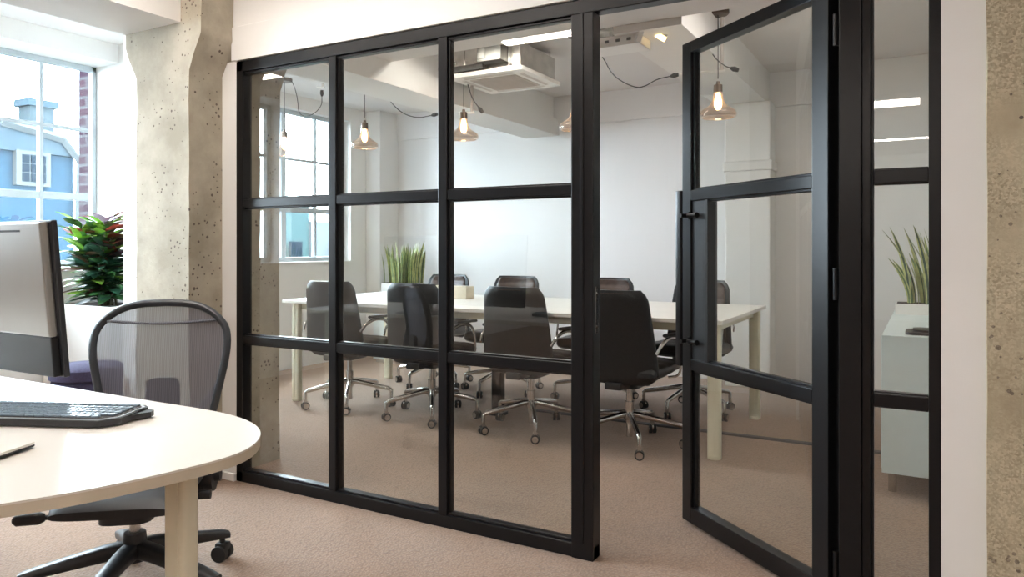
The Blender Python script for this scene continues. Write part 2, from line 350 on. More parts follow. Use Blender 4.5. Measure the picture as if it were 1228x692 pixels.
# ---------------------------------------------------------------- black glazed partition
root = thing('glass_partition', 'black steel-framed glass partition with three columns of panes and a narrow sidelight', 'glass partition', P(-1.5, YP))
off = -P(-1.5, YP)
def pbx(bm, x0, x1, z0, z1, d0=-.028, d1=.028, bev=.003):
    bx(bm, x0*S+off.x, x1*S+off.x, d0, d1, z0*S, z1*S, bev)
b = nb()
pbx(b, -2.578, -2.538, 0, 1.797); pbx(b, -2.578, .034, 1.752, 1.797); pbx(b, -2.578, -.922, 0, .045); pbx(b, -.205, .034, 0, .045); pbx(b, .006, .034, 0, 1.797)
pbx(b, -2.545, -.99, .045, .054, -.018, .018); pbx(b, -2.545, -.99, 1.742, 1.752, -.018, .018)
obj('outer_frame', b, 'black', root)
XM = [-2.031, -1.506]
for x in XM:
    b = nb(); pbx(b, x-.019, x+.019, .045, 1.752); pbx(b, x-.026, x+.026, .045, 1.752, -.014, .016); obj('mullion', b, 'black', root)
b = nb(); pbx(b, -.998, -.922, 0, 1.752, -.034, .034); pbx(b, -1.006, -.998, .045, 1.752, -.016, .016); pbx(b, -.965, -.955, .05, 1.75, -.038, -.03, .001); obj('door_post', b, 'black', root)
b = nb(); pbx(b, -.205, -.150, 0, 1.752, -.034, .034); pbx(b, -.150, -.128, 0, 1.752, -.022, .03); pbx(b, -.128, -.121, .045, 1.752, -.012, .012); obj('hinge_post', b, 'black', root)
edges = [-2.538, -2.031, -1.506, -.998]
ZR = [(.045, .590), (.626, 1.170), (1.206, 1.752)]
for i in range(3):
    for zc in (.608, 1.188):
        x0 = edges[i]+(.019 if i else 0); x1 = edges[i+1]-(.019 if i < 2 else 0)
        b = nb(); pbx(b, x0, x1, zc-.018, zc+.018, -.025, .025); pbx(b, x0, x1, zc-.024, zc+.024, -.013, .013); obj('glazing_rail', b, 'black', root)
    for z0, z1 in ZR:
        b = nb(); pbx(b, edges[i]+.012, edges[i+1]-.012, z0-.004, z1+.004, -.004, .004, 0); obj('glass_pane', b, 'glass', root)
for zc in (.597, 1.188):
    b = nb(); pbx(b, -.121, .006, zc-.018, zc+.018, -.025, .025); pbx(b, -.121, .006, zc-.022, zc+.022, -.012, .012); obj('glazing_rail', b, 'black', root)
for z0, z1 in ((.045, .579), (.615, 1.170), (1.206, 1.752)):
    b = nb(); pbx(b, -.124, .008, z0-.004, z1+.004, -.004, .004, 0); obj('glass_pane', b, 'glass', root)

# strike plate on the door post
b = nb(); bx(b, -.001, .002, -.012, .012, -.085, .085, .0005)
for z in (-.06, .06): cyl(b, (.003, 0, z), (1, 0, 0), .004, .003, 8)
o = obj('strike_plate', b, 'chrome', root, loc=P(-.922, YP, .80)+off)

# ---------------------------------------------------------------- open door
ang = math.atan2(.643, -.766)
door = thing('door_1', '', '', P(-.2137, YP+.012), ang); del door['label']; del door['category']; door['kind'] = 'structure'
L = .718*S; th = .024
def dbx(bm, x0, x1, z0, z1, t=th, bev=.003): bx(bm, x0, x1, -t, t, z0*S, z1*S, bev)
b = nb(); dbx(b, .012, .082, .010, 1.742); dbx(b, L-.062, L, .010, 1.742); dbx(b, .082, L-.062, 1.702, 1.742); dbx(b, .082, L-.062, .010, .068)
dbx(b, .082, .094, .068, 1.702, .012); dbx(b, L-.074, L-.062, .068, 1.702, .012)
obj('door_frame', b, 'black', door)
for z0, z1 in ((.560, .600), (1.168, 1.206)):
    b = nb(); dbx(b, .082, L-.062, z0, z1); dbx(b, .082, L-.062, z0-.008, z1+.008, .012); obj('door_rail', b, 'black', door)
b = nb(); dbx(b, L-.155, L-.062, .600, 1.168, .018); dbx(b, L-.175, L-.155, .600, 1.168, .024); obj('lock_panel', b, 'blackplastic', door)
for z0, z1, x1 in ((.066, .562, L-.07), (.598, 1.170, L-.172), (1.204, 1.704, L-.07)):
    b = nb(); bx(b, .09, x1, -.004, .004, z0*S, z1*S); obj('glass_pane', b, 'glass', door)
hb = nb(); hx = L-.030; hy = .058      # camera side is +local y
bx(hb, hx-.018, hx+.018, hy-.006, hy+.006, .575*S, 1.205*S, .003)
for z in (.665, 1.115):
    cyl(hb, (hx-.02, (hy+th)/2+.004, z*S), (0, 1, 0), .009, hy-th+.006, 16); cyl(hb, (hx-.02, th+.004, z*S), (0, 1, 0), .016, .008, 16)
    cyl(hb, (hx-.05, th+.012, z*S), (1, 0, 0), .008, .07, 12); cyl(hb, (hx-.085, th+.012, z*S), (1, 0, 0), .011, .014, 12)
obj('pull_handle', hb, 'black', door, smooth=True)
for z in (.12, .9, 1.6):
    b = nb(); cyl(b, (.004, .0, z*S), (0, 0, 1), .011, .10, 12); obj('hinge', b, 'black', door, smooth=True)

# ---------------------------------------------------------------- meeting table
tb = thing('meeting_table', 'long white meeting table with pale cream legs behind the glass partition', 'table', P(-2.24, 3.97))
o0 = P(-2.24, 3.97)
zt = .66*S; xa, xb_, ya, yb = -3.66*S-o0.x, -.82*S-o0.x, 3.44*S-o0.y, 4.50*S-o0.y
b = nb(); bx(b, xa, xb_, ya, yb, zt-.022, zt, .002); obj('tabletop', b, 'laminate', tb)
b = nb(); bx(b, xa+.06, xb_-.06, ya+.10, ya+.13, zt-.075, zt-.022, .002); bx(b, xa+.06, xb_-.06, yb-.13, yb-.10, zt-.075, zt-.022, .002)
for xx in (xa+.06, xb_-.10): bx(b, xx, xx+.04, ya+.10, yb-.10, zt-.07, zt-.022, .002)
obj('apron_frame', b, 'cream', tb)
b = nb()
for x, sx in ((xa+.10, 1), (xb_-.10, -1)):
    for y, sy in ((ya+.05, 1), (yb-.05, -1)):
        pass
b.free()
for lx, ly in ((-3.593, 3.505), (-.873, 3.505), (-3.593, 4.445), (-.873, 4.445)):
    b = nb(); cx, cy = lx*S-o0.x, ly*S-o0.y
    prism(b, rrect(.072, .05, .016, 4, cx, cy), .012, zt-.022)
    bx(b, cx-.004, cx+.004, cy-.028, cy+.028, .03, zt-.03)
    lathe(b, [(.0, .004), (.036, .004), (.038, .012), (.036, .02)], (cx, cy, -.004), 20)
    obj('leg', b, 'cream', tb, smooth=True)
b = nb(); prism(b, rrect(.075, .075, .015, 4, -2.236*S-o0.x, 3.80*S-o0.y), .0, zt-.022); prism(b, rrect(.11, .11, .02, 4, -2.236*S-o0.x, 3.80*S-o0.y), 0, .02)
obj('cable_riser', b, 'black', tb, smooth=True, label='black vertical cable riser under the tabletop')
b = nb(); bx(b, -.16, .16, -.055, .055, 0, .095, .004); bx(b, -.13, .13, -.057, -.05, .03, .075, .003)
o = obj('storage_box', b, 'edge', loc=P(-2.78, 4.12, .66)); o['label'] = 'small cream box standing on the white meeting table'; o['category'] = 'box'

# ---------------------------------------------------------------- meeting chairs
def caster(bm, x, y, r=.026):
    for s in (-1, 1): cyl(bm, (x+s*.013, y, r), (1, 0, 0), r, .016, 20, 0); cyl(bm, (x+s*.022, y, r), (1, 0, 0), r*.72, .005, 16, 1)
    cyl(bm, (x, y, r+.012), (1, 0, 0), r*.9, .010, 16, 1)
    cyl(bm, (x, y, r*2+.004), (0, 0, 1), .012, .022, 12, 1)
def meeting_chair(label, inner):
    t = thing('office_chair', label, 'chair', group='chairs around the meeting table')
    # back shell: stacked rounded slabs, wide at the seat and narrowing to the top
    def slab(z, w, th_, yc, curve):
        out = []
        for k in range(28):
            a = 2*PI*k/28; ca, sa = math.cos(a), math.sin(a)
            x = w/2*math.copysign(abs(ca)**.45, ca); y = th_/2*math.copysign(abs(sa)**.6, sa)
            out.append(Vector((x, yc+y+curve*(abs(x)/(w/2))**2, z)))
        return out
    b = nb(); rings = []
    for i in range(19):
        v = i/18; z = .375+.515*v; w = .50-.10*v
        if v > .86: w -= .07*((v-.86)/.14)**2.2
        if v < .12: w -= .13*((.12-v)/.12)**1.6
        yc = -.205-.045*v-.03*v*v; th_ = .052-.012*v
        if i in (0, 18): th_ *= .55
        rings.append(slab(z, w, th_, yc, .045))
    loft(b, rings); obj('backrest', b, 'leather', t, smooth=True)
    b = nb(); rings = []
    for i in range(41):
        v = i/40; z = .47+.405*v; w = .42-.08*v
        if v > .9: w -= .05*((v-.9)/.1)**2
        ridge = abs(math.sin(v*PI*5.5))**.6
        rings.append(slab(z, w, .030+.026*ridge, -.192-.045*v-.03*v*v, .035))
    loft(b, rings); obj('back_cushion', b, inner, t, smooth=True, label='channel-stitched leather inner face')
    b = nb(); rings = []
    for i in range(25):
        v = i/24; y = -.22+.47*v; w = .47+.02*math.sin(v*PI)
        if v > .85: w -= .09*((v-.85)/.15)**2
        hgt = .085-.02*v+.008*abs(math.sin(v*PI*4)); zc = .435 + .012*v - (.02*((v-.8)/.2)**2 if v > .8 else 0)
        if i in (0, 24): hgt *= .4
        ring = []
        for k in range(24):
            a = 2*PI*k/24; ca, sa = math.cos(a), math.sin(a)
            ring.append(Vector((w/2*math.copysign(abs(ca)**.4, ca), y, zc+hgt/2*math.copysign(abs(sa)**.6, sa))))
        rings.append(ring)
    loft(b, rings); obj('seat', b, 'leather', t, smooth=True)
    b = nb(); prism(b, rrect(.17, .22, .03, 4), .335, .395); bx(b, -.05, .05, -.24, -.08, .345, .385, .01); obj('tilt_mechanism', b, 'blackplastic', t, smooth=True)
    for s in (-1, 1):
        b = nb()
        tube(b, [(s*.20, .10, .385), (s*.262, .11, .395), (s*.272, .12, .47), (s*.268, .09, .61), (s*.262, -.06, .632), (s*.258, -.17, .60), (s*.24, -.21, .55)], .0115, 10, smooth=2, flat=.6)
        obj('arm_frame', b, 'chrome', t, smooth=True)
        b = nb(); rings = []
        for i in range(9):
            v = i/8; y = -.13+.26*v; w = .048*(1-.35*abs(2*v-1)**3)
            rings.append([Vector((s*.264+w/2*math.cos(2*PI*k/14), y, .645+.010*math.sin(2*PI*k/14)-.01*v)) for k in range(14)])
        loft(b, rings); obj('armrest', b, 'leather', t, smooth=True)
    b = nb(); cyl(b, (0, 0, .28), (0, 0, 1), .019, .13, 24); cyl(b, (0, 0, .19), (0, 0, 1), .027, .11, 24); cyl(b, (0, 0, .10), (0, 0, 1), .019, .11, 20)
    lathe(b, [(.018, .19), (.034, .175), (.034, .15), (.02, .13)], n=24)
    obj('gas_column', b, 'chrome', t, smooth=True)
    for k in range(5):
        a = 2*PI*k/5+.25; d = Vector((math.cos(a), math.sin(a), 0)); R = .315
        b = nb(); tube(b, [d*.015+Vector((0, 0, .172)), d*.05+Vector((0, 0, .172)), d*(R-.02)+Vector((0, 0, .128)), d*R+Vector((0, 0, .118)), d*R+Vector((0, 0, .055))], [.019, .018, .015, .013, .0115], 10)
        lg = obj('leg', b, 'chrome', t, smooth=True)
        b = nb(); caster(b, 0, 0); c = obj('caster', b, ['rubber', 'chrome'], lg, smooth=True); c.location = d*R; c.rotation_euler = (0, 0, a+.9+k*1.3)
    return t
near = [(-3.19, 3.56, .10, 'near-side black chair furthest left at the meeting table, behind the left mullion'),
        (-2.55, 3.56, .06, 'near-side black chair with its back in front of the light green snake plant'),
        (-1.885, 3.56, .0, 'near-side black chair in the third glass column beside the black cable riser'),
        (-1.315, 3.55, -.04, 'black chair with plain back to the viewer, seen through the open doorway')]
far = [(-3.15, 4.42, PI+.02, 'bluish-looking black leather chair across the table, behind the small cream box'),
       (-2.565, 4.42, PI, 'brown-black ribbed leather chair across the table, centred in the third glass column'),
       (-1.86, 4.42, PI+.0, 'brown-black ribbed leather chair across the table, half hidden by the wide door post'),
       (-1.255, 4.42, PI-.12, 'brown-black ribbed leather chair across the table, partly behind the open door edge')]
proto = meeting_chair(near[0][3], 'brownleather')
for i, (x, y, rz, lab) in enumerate(near+far):
    if i == 0: proto.location = P(x, y); proto.rotation_euler = (0, 0, rz); proto.scale.z = 1.02
    else:
        dup(proto, P(x, y), rz, lab)

# ---------------------------------------------------------------- pendants
def plane_pt(px, py, Y=3.97):        # measured photo point on the vertical plane through the lamps, as a real place
    r = (px-614)/881; X = -.4909+.8712*r; Yd = .8712+.4909*r; t = Y/Yd
    return P(X*t, Y, 1+(297-py)/881*t)
def pendant(X, label, bulb_on=True):
    t = thing('pendant_lamp', label, 'pendant lamp', P(X, 3.97, ZC), 0, 'glass pendant lamps over the meeting table')
    zc = ZC*S
    b = nb(); lathe(b, [(.0, -.028), (.058, -.028), (.066, -.020), (.066, -.002), (.0, -.002)], n=28); obj('ceiling_rose', b, 'bronze', t, smooth=True)
    b = nb(); tube(b, [(0, 0, -.02), (0, 0, 1.905*S-zc)], .0028, 6); obj('cord', b, 'rubber', t)
    zs = 1.845*S-zc
    b = nb(); lathe(b, [(.0, zs+.055), (.010, zs+.052), (.012, zs+.035), (.026, zs+.030), (.028, zs-.018), (.0, zs-.018)], n=24); obj('lamp_holder', b, 'bronze', t, smooth=True)
    prof = [(.028, -.016), (.031, -.045), (.038, -.072), (.054, -.095), (.082, -.113), (.104, -.130), (.112, -.148), (.108, -.164), (.096, -.170)]
    inner = [(r-.003, z) for r, z in reversed(prof)]
    b = nb(); lathe(b, [(r, zs+z) for r, z in prof+inner], n=40, closed_prof=True); sh = obj('glass_shade', b, 'shade', t, smooth=True)
    b = nb(); lathe(b, [(.0, zs-.018), (.012, zs-.022), (.014, zs-.035), (.020, zs-.06), (.023, zs-.085), (.020, zs-.105), (.010, zs-.120), (.0, zs-.122)], n=20)
    obj('bulb', b, 'bulb', t, smooth=True)
    return t
pl = [(-4.20, 'clear glass pendant lamp in front of the meeting room window, furthest left of the row'),
      (-3.42, 'lit glass pendant lamp hanging in the second glass column, left of the second mullion'),
      (-2.594, 'lit glass pendant lamp just right of the second mullion, under the ceiling air conditioner'),
      (-1.806, 'glass pendant lamp mostly hidden behind the wide black door post'),
      (-.970, 'lit smoky glass pendant lamp seen through the top pane of the open door')]
p0 = pendant(*pl[0]); lamps = [p0]
for X, lab in pl[1:]: lamps.append(dup(p0, P(X, 3.97, ZC), 0, lab))
def swag(lamp, pts, plug=True):
    o = lamp.location; q = [plane_pt(*p)-o for p in pts]
    b = nb(); tube(b, q, .0032, 6, smooth=3); obj('swag_cable', b, 'rubber', lamp)
    if plug:
        d = (q[-1]-q[-2]).normalized(); b = nb(); tube(b, [q[-1]-d*.01, q[-1]+d*.012, q[-1]+d*.04], [.008, .016, .012], 10); obj('plug', b, 'rubber', lamp, smooth=True)
swag(lamps[0], [(346, 93), (352, 100), (357, 118), (358, 138), (372, 140), (386, 128), (386, 114)])
swag(lamps[1], [(437, 100-8), (452, 100), (465, 118), (480, 135), (500, 142), (519, 138)])
swag(lamps[2], [(556, 85), (562, 104), (566, 118), (575, 130)])
swag(lamps[3], [(693, 48), (708, 52), (722, 66), (735, 92), (762, 106), (775, 103), (787, 95), (806, 91)])
swag(lamps[4], [(854, 20), (849, 45), (853, 65), (868, 79), (878, 82)])
def bracket(x, y_top, y_bot, x_end, label):
    t = thing('hanging_conduit', label, 'conduit', P(0, 0)); a = plane_pt(x, y_bot, 4.02); top = Vector((a.x, a.y, ZC*S-.001)); e = plane_pt(x_end, y_bot+(x-x_end)*.09, 4.02)
    b = nb(); tube(b, [top-a, Vector((0, 0, 0))], .011, 8); obj('drop_pipe', b, 'grille', t, smooth=True)
    b = nb(); tube(b, [Vector((.02, 0, -.006)), Vector((0, 0, -.008)), e-a], .009, 8); obj('horizontal_pipe', b, 'whiteplastic', t, smooth=True)
    b = nb(); cyl(b, top-a-Vector((0, 0, .006)), (0, 0, 1), .03, .012, 16); obj('ceiling_plate', b, 'whiteplastic', t, smooth=True)
    t.location = a
bracket(866, 59, 84, 815, 'pale conduit drop with a horizontal arm beside the pendant in the open door top pane')
bracket(566, 107, 134, 550, 'pale conduit drop with a short arm beside the pendant under the air conditioner')
bracket(387, 100, 104, 380, 'small pale conduit socket drop near the top right of the first glass column')

# ---------------------------------------------------------------- ceiling air conditioner
ac = thing('air_conditioner', 'ceiling cassette air conditioner with white square grille and galvanised steel box', 'air conditioner', P(-2.33, 4.05, ZC))
zc = (2.05-ZC)*S
b = nb(); prism(b, rrect(.60, .60, .02, 4), zc, zc+.028); 
for s in (-1, 1):
    bx(b, s*.235-.012, s*.235+.012, -.2, .2, zc-.004, zc+.002, .002, 1); bx(b, -.2, .2, s*.235-.012, s*.235+.012, zc-.004, zc+.002, .002, 1)
obj('fascia_panel', b, ['whiteplastic', 'grille'], ac, smooth=False)
b = nb(); bx(b, -.185, .185, -.185, .185, zc-.006, zc+.002, .003)
for i in range(12): bx(b, -.17, .17, -.165+i*.03-.004, -.165+i*.03+.004, zc-.010, zc-.005)
obj('intake_grille', b, 'grille', ac)
b = nb(); bx(b, -.27, .27, -.27, .27, zc+.028, zc+.20, .006); bx(b, -.28, .28, -.28, .28, zc+.028, zc+.04, .002)
for x in (-.18, 0, .18): bx(b, x-.004, x+.004, -.275, -.268, zc+.04, zc+.19)
obj('casing', b, 'steel', ac)
b = nb(); bx(b, -.02, .17, -.36, -.27, zc+.07, zc+.19, .004); bx(b, -.01, .05, -.365, -.358, zc+.09, zc+.17, .002); obj('control_box', b, 'darksteel', ac)
b = nb(); tube(b, [(.02, -.32, zc+.19), (.04, -.33, zc+.215), (.10, -.33, zc+.215), (.13, -.31, zc+.19)], .018, 12, smooth=2); obj('copper_pipe', b, 'copper', ac, smooth=True)
b = nb(); tube(b, [(-.27, -.30, zc+.06), (-.34, -.30, zc+.07), (-.37, -.30, zc+.08)], .02, 10); tube(b, [(-.27, -.30, zc+.12), (-.36, -.30, zc+.12)], .014, 10); tube(b, [(-.27,-.3,zc+.06),(.0,-.3,zc+.06)],.02,10); obj('pipework', b, 'darksteel', ac, smooth=True)
for sx in (-1, 1):
    for sy in (-1, 1):
        b = nb(); tube(b, [(sx*.24, sy*.24, zc+.2), (sx*.24, sy*.24, -.0)], .005, 8); obj('hanger_rod', b, 'steel', ac)

# open slotted tray + spotlight in the doorway view
tr = thing('cable_tray', 'slotted metal tray box hanging under the ceiling, seen at the top of the doorway', 'cable tray', P(-1.36, 3.42, ZC), -.02)
zt2 = (1.995-ZC)*S
b = nb(); bx(b, -.20, .17, -.015, .17, zt2, zt2+.012, .002); bx(b, -.20, .17, -.02, -.012, zt2-.002, zt2+.055, .001); bx(b, .163, .17, -.015, .17, zt2, zt2+.13); bx(b, -.20, -.193, -.015, .17, zt2, zt2+.11)
tube(b, [(.165, -.03, zt2), (.21, -.03, zt2+.12)], .02, 4); obj('tray', b, 'whiteplastic', tr)
b = nb()
for i in range(5): bx(b, -.165+i*.066, -.140+i*.066, -.0235, -.018, zt2+.020, zt2+.036, .002)
bx(b, -.193, .163, .10, .165, zt2+.012, zt2+.15, .004); bx(b, -.19, -.12, .0, .10, zt2+.03, zt2+.12, .004); bx(b, -.03, .05, .02, .10, zt2+.05, zt2+.10, .004); obj('dark_slots_and_blocks', b, 'darksteel', tr)  # dark slot fills and back block stand in for the shaded tray inside
b = nb()
for x in (-.15, .09): tube(b, [(x, .08, zt2+.01), (x, .08, 0)], .004, 8)
obj('hanger_rod', b, 'steel', tr)
sp = thing('spotlight', 'small tilted cylinder spotlight with an amber glow beside the slotted tray', 'spotlight', plane_pt(806, 22, 3.5))
v0 = Vector((0, 0, 0)); v1 = plane_pt(791, 47, 3.5)-plane_pt(806, 22, 3.5)
b = nb(); tube(b, [v0, v1*.8], .030, 20); obj('spot_body', b, 'whiteplastic', sp, smooth=True)
b = nb(); tube(b, [v1*.8, v1], .030, 20); obj('spot_lens', b, 'mustard', sp, smooth=True)
b = nb(); tube(b, [v0, Vector((0, 0, ZC*S-sp.location.z))], .008, 8); obj('spot_stem', b, 'whiteplastic', sp)

# ---------------------------------------------------------------- linear lamps: reflected ones glow in the glass, the rest are added fill
def linear_lamp(x0, x1, y, label, hw=.045):
    t = thing('linear_lamp', label, 'ceiling lamp', P((x0+x1)/2, y, ZC), 0, 'linear lamps on the office ceiling'); hl = (x1-x0)*S/2
    b = nb(); bx(b, -hl, hl, -hw-.015, hw+.015, -.085, -.03, .004); obj('housing', b, 'whiteplastic', t)
    b = nb(); bx(b, -hl+.01, hl-.01, -hw, hw, -.097, -.084, .003); obj('diffuser', b, 'diffuser', t)
    for s in (-1, 1):
        b = nb(); tube(b, [(s*hl*.7, 0, -.03), (s*hl*.7, 0, 0)], .006, 8); obj('mount', b, 'steel', t)
linear_lamp(-2.15, -1.0, .66, 'linear office ceiling lamp nearest the glass partition, over the desk end')
linear_lamp(-4.25, -3.5, .75, 'linear office ceiling lamp nearest the window wall')
linear_lamp(-2.0, -.035, -2.45, 'linear office ceiling lamp reflected as the upper bright bar in the sidelight', .16)
linear_lamp(-1.5, 1.2, -4.75, 'linear office ceiling lamp reflected as the lower bright bar in the sidelight')
linear_lamp(-3.3, -1.3, 1.5, 'added unseen linear fill lamp just in front of the partition bulkhead')  # added out of view for frontal light on desk, column and partition
linear_lamp(.6, 2.6, -1.2, 'added unseen linear fill lamp over the right side of the office, behind the viewer')  # extra lamp added out of view to brighten the office
linear_lamp(-2.45, -1.5, 3.52, 'added linear fill lamp hidden behind the meeting room soffit, beside the beam')  # added to brighten the meeting room, concealed by the soffit
linear_lamp(-.75, .1, 3.52, 'added linear fill lamp hidden behind the meeting room soffit, near the cabinet')  # second added meeting room fill, also concealed by the soffit
linear_lamp(-4.2, -3.3, 3.2, 'added linear fill lamp between the meeting room beam and the window')  # added fill for the window end of the meeting room
linear_lamp(1.2, 2.6, .3, 'added unseen linear fill lamp over the right side of the office')  # another added office fill, outside the view

# ---------------------------------------------------------------- cabinet, plants
cb = thing('cabinet', 'pale white low cabinet on short metal legs seen through the lower sidelight panes', 'cabinet', P(.08, 4.0))
b = nb(); bx(b, -.237*S, .235*S, -.66*S, .70*S, .085*S, .645*S, .004); obj('body', b, 'cabinet', cb)
for sx in (-.20, .19):
    for sy in (-.60, .62):
        b = nb(); cyl(b, (sx*S, sy*S, .0425*S), (0, 0, 1), .018, .085*S, 16); obj('leg', b, 'chrome', cb, smooth=True)
b = nb(); bx(b, -.241*S, -.237*S, -.64*S, .0, .10*S, .63*S, .001); obj('door', b, 'cabinet', cb)
b = nb(); bx(b, -.241*S, -.237*S, .02, .68*S, .10*S, .63*S, .001); obj('door', b, 'cabinet', cb)
b = nb(); prism(b, rrect(.42, .20, .04, 6), 0, .012); prism(b, rrect(.36, .15, .04, 6), .012, .022); o = obj('laptop', b, 'blackplastic', loc=P(.11, 3.48, .645), smooth=True); o['label'] = 'flat black closed device lying on the white cabinet behind the sidelight'; o['category'] = 'laptop'

def blade(bm, base, h, lean, az, w, mi, twist=0):
    n = 9; d = Vector((math.cos(az), math.sin(az), 0)); s = Vector((-math.sin(az+twist), math.cos(az+twist), 0)); rings = []
    for i in range(n):
        v = i/(n-1); c = Vector(base)+Vector((0, 0, h*v))+d*(lean*v*v*h)
        ww = w*(.55+.9*v-1.45*v**3) if v < .999 else .0008
        ww = max(ww, .0008); t = .0035*(1-v*.8)
        nrm = d
        rings.append([c-s*ww, c-s*ww*.4+nrm*(-ww*.25), c+nrm*(-ww*.35)+nrm*0, c+s*ww*.4+nrm*(-ww*.25), c+s*ww, c+s*ww*.4+nrm*(-ww*.25+t), c+nrm*(-ww*.35+t), c-s*ww*.4+nrm*(-ww*.25+t)])
    m0 = len(bm.faces); loft(bm, rings, mi=mi)
    bm.faces.ensure_lookup_table()
    for k, f in enumerate(bm.faces[m0:]):
        if k % 8 in (0, 3, 4, 7) and k < 8*(n-1): f.material_index = 2
def snake_plant(label, loc, trough, n, h, seed, lean=.25, spread=.8):
    rnd = random.Random(seed); t = thing('snake_plant', label, 'potted plant', loc); lx, ly, lz = trough
    b = nb(); prism(b, rrect(lx, ly, .008, 3), 0, lz); obj('trough', b, 'whiteplastic', t)
    b = nb(); prism(b, rrect(lx-.02, ly-.02, .006, 3), lz-.002, lz+.004); obj('soil', b, 'soil', t)
    b = nb()
    for i in range(n):
        x = rnd.uniform(-.5, .5)*lx*spread; y = rnd.uniform(-.35, .35)*ly
        az = math.atan2(y*1.5+rnd.uniform(-.03, .03), x+rnd.uniform(-.05, .05))
        blade(b, (x, y, lz), h*rnd.uniform(.55, 1), rnd.uniform(.3, 1.2)*lean, az, rnd.uniform(.017, .027), rnd.choice([0, 0, 1, 3]), rnd.uniform(-1, 1))
    obj('foliage', b, ['snake_green', 'snake_dark', 'snake_edge', 'snake_pale'], t, smooth=True)
    return t
snake_plant('dark green snake plant in a white trough on the cabinet behind the sidelight', P(.045, 4.48, .645), (.43, .15, .065), 40, .48, 4, .38)
pc = thing('plant_stand', 'white storage cube under the snake plant behind the meeting table', 'cabinet', P(-4.0, 5.15))
b = nb(); bx(b, -.25, .25, -.16, .16, .03, .60*S, .004); obj('body', b, 'cabinet', pc)
b = nb(); bx(b, -.23, .23, -.14, .14, 0, .03); obj('plinth', b, 'grille', pc)
snake_plant('light green snake plant with yellow-edged leaves against the far wall, left of the second mullion', P(-4.0, 5.15, .601), (.40, .20, .10), 64, .44, 11, .16, .95)

# croton in planter by the office window
pt = thing('planter_box', 'tall white planter box by the office window, left of the concrete column', 'planter', P(-4.06, 2.52))
b = nb(); hx_, hy_ = .31*S, .19*S; zt_ = .685*S
bx(b, -hx_, hx_, -hy_, hy_, 0, zt_-.03, .004)
for s in (-1, 1): bx(b, s*(hx_-.01)-.01, s*(hx_-.01)+.01, -hy_, hy_, zt_-.03, zt_, .002); bx(b, -hx_+.02, hx_-.02, s*(hy_-.01)-.01, s*(hy_-.01)+.01, zt_-.03, zt_, .002)
obj('box', b, 'plaster', pt)
b = nb(); bx(b, -hx_+.02, hx_-.02, -hy_+.02, hy_-.02, zt_-.03, zt_-.015); obj('soil', b, 'soil', pt)
cr = thing('croton_plant', 'bushy croton with green, lime and red-purple leaves in the white planter', 'plant', P(-4.08, 2.50, .67))
rnd = random.Random(5); b = nb(); st = nb()
def leaf(bm, base, d, ln, wd, mi):
    d = d.normalized(); side = d.cross(Vector((0, 0, 1)))
    if side.length < .1: side = Vector((1, 0, 0))
    side.normalize(); up = side.cross(d); side = (side+up*rnd.uniform(-.5, .5)).normalized(); up = side.cross(d)
    n = 7; prev = None; vs = []
    for i in range(n):
        v = i/(n-1); c = base+d*ln*v+Vector((0, 0, -.22*ln*v*v)); ww = wd*math.sin(PI*min(1, v*.93+.05))**.8*(1 if v < 1 else 0)+.0008
        vs.append([bm.verts.new(c-side*ww+up*ww*.25), bm.verts.new(c-up*.002), bm.verts.new(c+side*ww+up*ww*.25)])
    for i in range(n-1):
        for j in (0, 1):
            f = bm.faces.new((vs[i][j], vs[i][j+1], vs[i+1][j+1], vs[i+1][j])); f.material_index = mi
for k in range(11):
    a = rnd.uniform(0, 2*PI); R = rnd.uniform(.02, .13); H = rnd.uniform(.36, .54); base = Vector((rnd.uniform(-.05, .05), rnd.uniform(-.05, .05), 0)); tip = Vector((R*math.cos(a), R*math.sin(a), H))
    tube(st, [base, (base+tip)/2+Vector((0, 0, .03)), tip], [.008, .006, .004], 6)
    for i in range(40):
        v = rnd.uniform(.12, 1); p = base.lerp(tip, v); aa = rnd.uniform(0, 2*PI); el = rnd.uniform(-.2, .5)+v*.5
        d = Vector((math.cos(aa)*math.cos(el), math.sin(aa)*math.cos(el), math.sin(el)))
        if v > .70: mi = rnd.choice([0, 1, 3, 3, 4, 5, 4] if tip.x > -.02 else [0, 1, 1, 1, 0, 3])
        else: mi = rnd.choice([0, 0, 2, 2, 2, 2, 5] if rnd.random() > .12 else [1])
        leaf(b, p, d, rnd.uniform(.11, .18), rnd.uniform(.020, .029), mi)
obj('foliage', b, ['leaf_green', 'leaf_lime', 'leaf_dark', 'leaf_red', 'leaf_purple', 'leaf_bronze'], cr, smooth=True); obj('stem', st, 'stem', cr); cr.scale = (1.3, 1.3, 1.04)
ot = thing('ottoman', 'round dark purple upholstered stool between the monitor and the mesh chair', 'stool', P(-3.575, 2.11))
b = nb(); lathe(b, [(0, .06), (.16, .06), (.175, .075), (.175, .36*S-.01), (.165, .36*S), (0, .36*S)], n=40); obj('base_cushion', b, 'purple', ot, smooth=True)
b = nb(); lathe(b, [(0, .36*S), (.17, .36*S), (.185, .37*S), (.185, .415*S), (.165, .43*S), (0, .435*S)], n=40); obj('seat_cushion', b, 'purple', ot, smooth=True)
for sx in (-1, 1):
    for sy in (-1, 1):
        b = nb(); cyl(b, (sx*.11, sy*.11, .03), (0, 0, 1), .018, .06, 12); obj('leg', b, 'rubber', ot)

